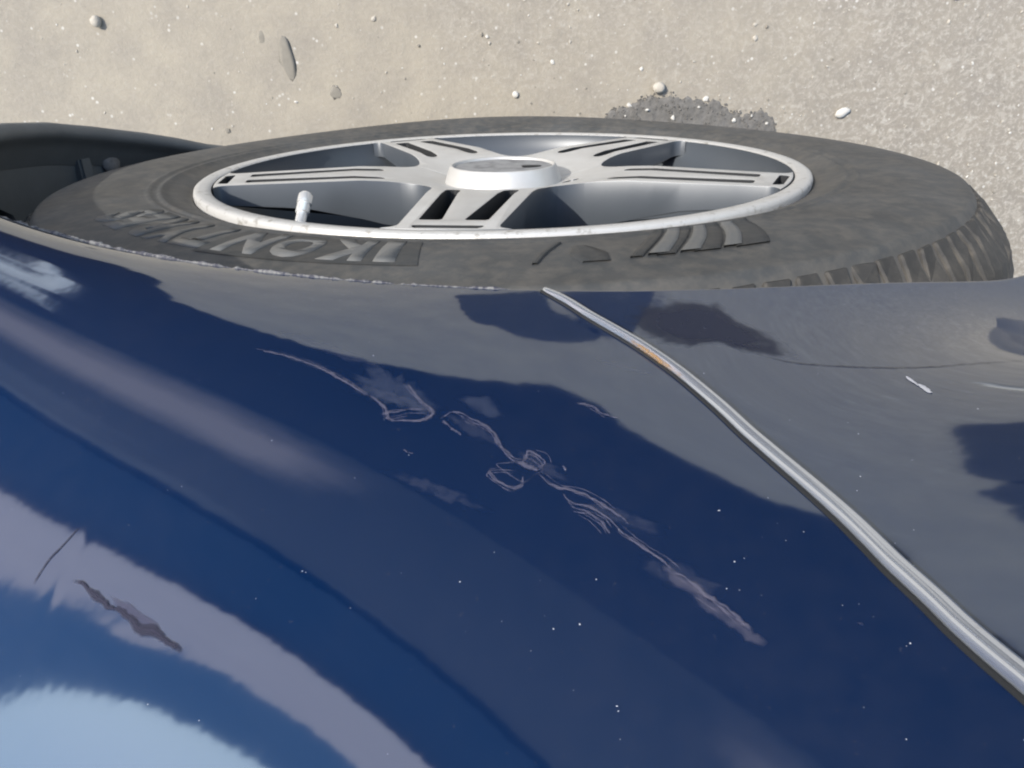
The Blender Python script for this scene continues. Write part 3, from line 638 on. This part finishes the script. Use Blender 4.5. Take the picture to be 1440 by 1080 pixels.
# ---------------------------------------------------------------- ground
def sheet(name, poly, z, mat, kind='structure'):
    from mathutils.geometry import tessellate_polygon
    vs = [Vector((x, y, z)) for x, y in poly]; o = link_obj(name, pymesh(name, vs, tessellate_polygon([vs])), mat, None)
    for p_ in o.data.polygons:
        if p_.normal.z < 0: p_.flip()
    o['kind'] = kind; return o
sheet('ground', [(-60, -60), (60, -60), (60, 60), (-60, 60)], 0, M['ground'])
def rough_line(pts, amp, n=6):
    out = []
    for a_, b_ in zip(pts[:-1], pts[1:]):
        for k in range(n):
            t = k/n; out.append((a_[0]+(b_[0]-a_[0])*t+rng.normal()*amp, a_[1]+(b_[1]-a_[1])*t+rng.normal()*amp))
    return out+[pts[-1]]
edge = rough_line([(30, -1.2), (2, -1.0), (.75, -.62), (.52, -.34), (.43, -.30), (.40, -.36), (.415, -.60), (.35, -.69), (.26, -.76), (.144, -.80), (.0, -.78), (-.08, -.74), (-.15, -.69), (-.20, -.71), (-.25, -.78), (-.28, -.84), (-.34, -.88), (-1, -.95), (-30, -1.2)], .005)
sheet('asphalt', edge+[(-30, -25), (30, -25)], .004, M['asphalt'])  # added unseen dark sheet, its edge shaped for dark areas mirrored in the paint
def band(p0, p1, az, z, name, mat):
    """a straight strip of ground whose near and far edges lie p0 and p1 metres out in the direction az"""
    n_ = Vector((math.sin(az), -math.cos(az))); u_ = Vector((math.cos(az), math.sin(az)))
    sheet(name, [tuple(n_*p0-u_*30), tuple(n_*p0+u_*9), tuple(n_*p1+u_*9), tuple(n_*p1-u_*30)], z, mat)
band(1.6, 3.0, math.radians(40), .008, 'path', M['paving'])  # added unseen strip, laid out for the pink stripe mirrored in the paint
band(1.9, 20, math.radians(48), .006, 'road', M['road'])  # added unseen ground, toned for the band mirrored beyond the pink stripe
def reflection_patch(pts, amp=.003):  # added unseen dark ground patch, outlined for a dark reflection in the paint
    o = sheet('oil_stain', [tuple(a_) for a_ in densify(pts+[pts[0]], .006)[:-1]+rng.normal(0, amp*.3, (len(densify(pts+[pts[0]], .006))-1, 2))], .0035, M['oil'], 'structure'); return o
reflection_patch([(-.105, -.359), (-.16, -.375), (-.212, -.405), (-.25, -.402), (-.262, -.42), (-.25, -.445), (-.24, -.47), (-.2, -.47), (-.15, -.42)])
reflection_patch([(.031, -.304), (-.071, -.337), (-.123, -.415), (-.20, -.465), (-.185, -.50), (-.103, -.515), (-.055, -.476), (-.01, -.44)])
reflection_patch([(-.43, -.19), (-.405, -.25), (-.395, -.30), (-.335, -.37), (-.285, -.425), (-.25, -.41), (-.26, -.37), (-.30, -.32), (-.36, -.24), (-.40, -.19)], .001)
# added far buildings, unseen directly, roofs shaped for bands mirrored in the paint
def box_bm(bm, x0, x1, y0, y1, z0, z1):
    g = bmesh.ops.create_cube(bm, size=1)['verts']
    for v_ in g: v_.co = Vector(((x0+x1)/2+v_.co.x*(x1-x0), (y0+y1)/2+v_.co.y*(y1-y0), (z0+z1)/2+v_.co.z*(z1-z0)))
p = NT('pink_render'); p.set(Base_Color=p.mix(p.noise(1.5, 5), (.68, .57, .56), (.78, .67, .65)), Roughness=1.0); p.b.inputs['Specular IOR Level'].default_value = 0.0; M['pinkwall'] = p.m
p = NT('blue_cladding'); p.set(Base_Color=p.mix(p.noise(.8, 5), (.11, .18, .28), (.15, .23, .34)), Roughness=1.0); p.b.inputs['Specular IOR Level'].default_value = 0.0; M['clad'] = p.m
p = NT('dark_boarding'); p.set(Base_Color=p.mix(p.noise(3, 5), (.20, .23, .29), (.25, .28, .34)), Roughness=.9); M['plinth'] = p.m
A58 = math.radians(58)
def hall(name, dist, z0, z1, depth, ridge, label, mw, mr, x0, x1):
    """a long low building: front wall, pitched sheet roof with ribs, back wall"""
    e_ = bpy.data.objects.new(name, None); COL.objects.link(e_); e_.location = (dist*math.sin(A58), -dist*math.cos(A58), 0); e_.rotation_euler = (0, 0, A58)
    tag(e_, label, 'shed')
    bm = bmesh.new(); box_bm(bm, x0, x1, -depth, 0, 0, z0-.03); part_from_bm('wall', bm, mw, e_)
    bm = bmesh.new(); vs = [bm.verts.new(c_) for c_ in ((x0-.2, .2, z0), (x1+.2, .2, z0), (x1+.2, -depth*.5, ridge), (x0-.2, -depth*.5, ridge), (x1+.2, -depth-.2, z0), (x0-.2, -depth-.2, z0))]
    bm.faces.new(vs[:4]); bm.faces.new((vs[3], vs[2], vs[4], vs[5])); part_from_bm('roof', bm, mr, e_)
hall('low_shed', 7, 1.05, 0, 6.4, 1.98, 'low shed with a pale pink sheet roof, a pink band mirrored in the paint', M['plinth'], M['pinkwall'], -40, 14)
hall('long_hall', 14, 2.25, 0, 13, 4.6, 'long hall with a pale blue sheet roof behind the pink-roofed shed', M['clad'], M['clad'], -60, 30)

# ---------------------------------------------------------------- soil, stones and grit on the ground
def stone(name, x, y, sz, mat, label, cat, squash=.6, seed=0, group=None, stretch=(1, 1), rot=0):
    g = np.random.default_rng(seed); d_ = JV.copy()
    n = sum(np.sin((JV@g.normal(size=3)*g.uniform(1.5, 4))+g.uniform(0, 6))*.09 for _ in range(6))
    v_ = d_*(1+n)[:, None]*sz*np.array([stretch[0], stretch[1], squash])
    c_, s_ = math.cos(rot), math.sin(rot); v_ = v_@np.array([[c_, s_, 0], [-s_, c_, 0], [0, 0, 1]])
    v_[:, 2] -= v_[:, 2].min()*.8
    o = link_obj(name, pymesh(name, v_, JF.tolist()), mat, None, True); o.location = (x, y, -.0005)
    tag(o, label, cat, group); return o
stone('pebble', -.183, -.034, .0062, M['stone'], 'rounded pale pebble casting a small shadow beside the dark soil by the tyre', 'pebble', .8, 1)
stone('pebble', .455, -.118, .0062, M['stone'], 'pale pebble lying alone near the left edge of the ground', 'pebble', .8, 2)
stone('stone_chip', -.510, -.128, .008, M['white'], 'large white stone chip at the far right of the concrete', 'stone chip', .5, 4)
stone('stone_chip', -.405, -.002, .0072, M['white'], 'white angular stone chip right of the dark soil near the tyre', 'stone chip', .5, 5, stretch=(1.3, .8), rot=.5)
stone('stone_chip', -.015, -.030, .0036, M['white'], 'small white stone chip just outside the middle of the tyre', 'stone chip', .6, 12)
stone('soil_clod', .248, -.074, .0150, M['clod'], 'dark elongated flat clod of dirt, the largest on the bare concrete', 'dirt clod', .03, 7, stretch=(.55, 1.5), rot=.1)
stone('soil_clod', .272, -.098, .0085, M['clod'], 'small dark clod just above the largest elongated clod', 'dirt clod', .04, 8, stretch=(.6, 1.2))
stone('soil_clod', .196, -.037, .0085, M['clod'], 'small dark clod below and right of the largest elongated clod', 'dirt clod', .05, 9, stretch=(.9, .9))
def scrap(poly, seed, label):  # added unseen white sheets, laid for the glints mirrored in the fender
    """a crumpled sheet of paper: outline in metres on the ground, folded up and down"""
    g = np.random.default_rng(seed); P = densify(poly+[poly[0]], .012)[:-1]; c_ = P.mean(0); f_ = np.linspace(1, .03, 9)
    V_ = np.stack([np.concatenate([c_+(P-c_)*q_, .006+.004*np.abs(np.sin(P[:, :1]*60+q_*9+seed))*min(1, 3*(1-q_))+.001*g.random((len(P), 1))], 1) for q_ in f_], 1)
    V_ = np.concatenate([V_, V_[:1]], 0); V_ = V_-np.array([c_[0], c_[1], 0])
    o = link_obj('paper_scrap', gridmesh('paper_scrap', V_), M['paper'], None); o.location = (c_[0], c_[1], .002); tag(o, label, 'paper')
p = NT('white_paper'); p.set(Base_Color=p.mix(p.noise(30), (.82, .84, .86), (.7, .72, .75)), Roughness=.8); M['paper'] = p.m
scrap([(0.536, -0.6), (0.508, -0.529), (0.511, -0.557), (0.539, -0.642), (0.561, -0.679), (0.579, -0.707)], 5, 'crumpled white paper scrap nearest the car, a white patch mirrored above the arch')
scrap([(0.696, -0.92), (0.592, -0.738), (0.542, -0.654), (0.553, -0.693), (0.601, -0.787), (0.665, -0.89), (0.671, -0.889), (0.748, -1.004)], 3, 'long crumpled white paper scrap, the lowest white streak mirrored left of the arch')
scrap([(0.724, -0.979), (0.599, -0.736), (0.558, -0.646), (0.622, -0.788), (0.674, -0.882), (0.773, -1.045), (0.857, -1.179)], 8, 'wide crumpled white paper scrap, white patch mirrored at the left edge of the fender')
# crumbly soil pushed out from under the tyre
nx_, ny_ = 110, 36
gx = np.linspace(-.335, -.105, nx_); gy = np.linspace(0, 1, ny_)
out_ = np.interp(gx, [-.335, -.322, -.308, -.295, -.270, -.250, -.235, -.215, -.200, -.180, -.160, -.140, -.125, -.105], [.030, .002, -.006, -.004, -.008, -.020, -.019, -.026, -.022, -.026, -.022, -.012, -.010, .020])
out_ += np.convolve(rng.normal(0, .0035, nx_+4), np.ones(3)/3, 'same')[:nx_]
Yg = out_[:, None]+(.07-out_[:, None])*gy[None, :]
hgt = .0005+.0020*np.sqrt(np.clip(gy*3, 0, 1))[None, :]*np.clip(np.minimum(gx+.335, -.105-gx)/.02, 0, 1)[:, None]
nz_ = rng.normal(size=(nx_, ny_))
for _ in range(2): nz_ = (nz_+np.roll(nz_, 1, 0)+np.roll(nz_, -1, 0)+np.roll(nz_, 1, 1)+np.roll(nz_, -1, 1))/3
hgt = hgt*np.clip(1+.16*nz_, .4, 1.7)
hgt[:, 0] = -.001; hgt[0] = -.001; hgt[-1] = -.001
V_ = np.stack([np.repeat(gx[:, None], ny_, 1)+rng.normal(0, .0003, (nx_, ny_)), Yg+rng.normal(0, .0003, (nx_, ny_)), hgt], -1)
soil = link_obj('soil_heap', gridmesh('soil_heap', V_[:, ::-1] if False else V_), M['soil'], None, True)
for p_ in soil.data.polygons[:1]:
    pass
tag(soil, 'ragged low heap of dark damp soil against the foot of the tyre', 'soil')
cs_, ss_ = [], []
for k in range(260):
    i_ = rng.integers(0, nx_); f_ = rng.beta(.8, 2.2); yy = out_[i_]-.002+f_*.05; cs_.append((gx[i_]+rng.normal(0, .0015), yy, .001+.0015*min(1, f_*3))); ss_.append(rng.uniform(.0005, .0014))
g_ = scatter('soil_crumb', np.array(cs_), ss_, .8, M['soil'], soil); g_['kind'] = 'stuff'
cs_ = [(-.171, -.010, .004), (-.202, -.001, .004), (-.275, .004, .004), (-.145, -.004, .003), (-.296, -.001, .003), (-.232, -.012, .003), (-.315, .008, .003)]
for c_, s_ in zip(cs_, [.0024, .0026, .0023, .0016, .0016, .0013, .0013]): scatter('pale_grain', np.array([c_]), [s_], .7, M['white'], soil)
# loose grit over the concrete
n = 2600
gx = rng.uniform(-.95, .85, n); gy = rng.uniform(-.22, .30, n)
keep = rng.uniform(size=n) < np.interp(gx, [-.6, 0, .35, .8], [1, .8, .22, .12]); gx, gy = gx[keep], gy[keep]
sz = .0005+.0016*rng.pareto(4.2, len(gx)).clip(0, 1.3)
sel = rng.uniform(size=len(gx))
for nm, m_, lo, hi, f_ in (('pale_grit', 'stone', 0, .62, .6), ('white_grit', 'white', .62, .84, .55), ('dark_grit', 'clod', .84, 1, .5)):
    k_ = (sel >= lo) & (sel < hi)
    g_ = scatter(nm, np.stack([gx[k_], gy[k_], sz[k_]*.25], -1), sz[k_], f_, M[m_]); tag(g_, {'pale_grit': 'scattered pale sand grains on the dusty concrete', 'white_grit': 'scattered white stone crumbs on the dusty concrete', 'dark_grit': 'scattered dark dirt crumbs on the dusty concrete'}[nm], 'grit', kind='stuff')
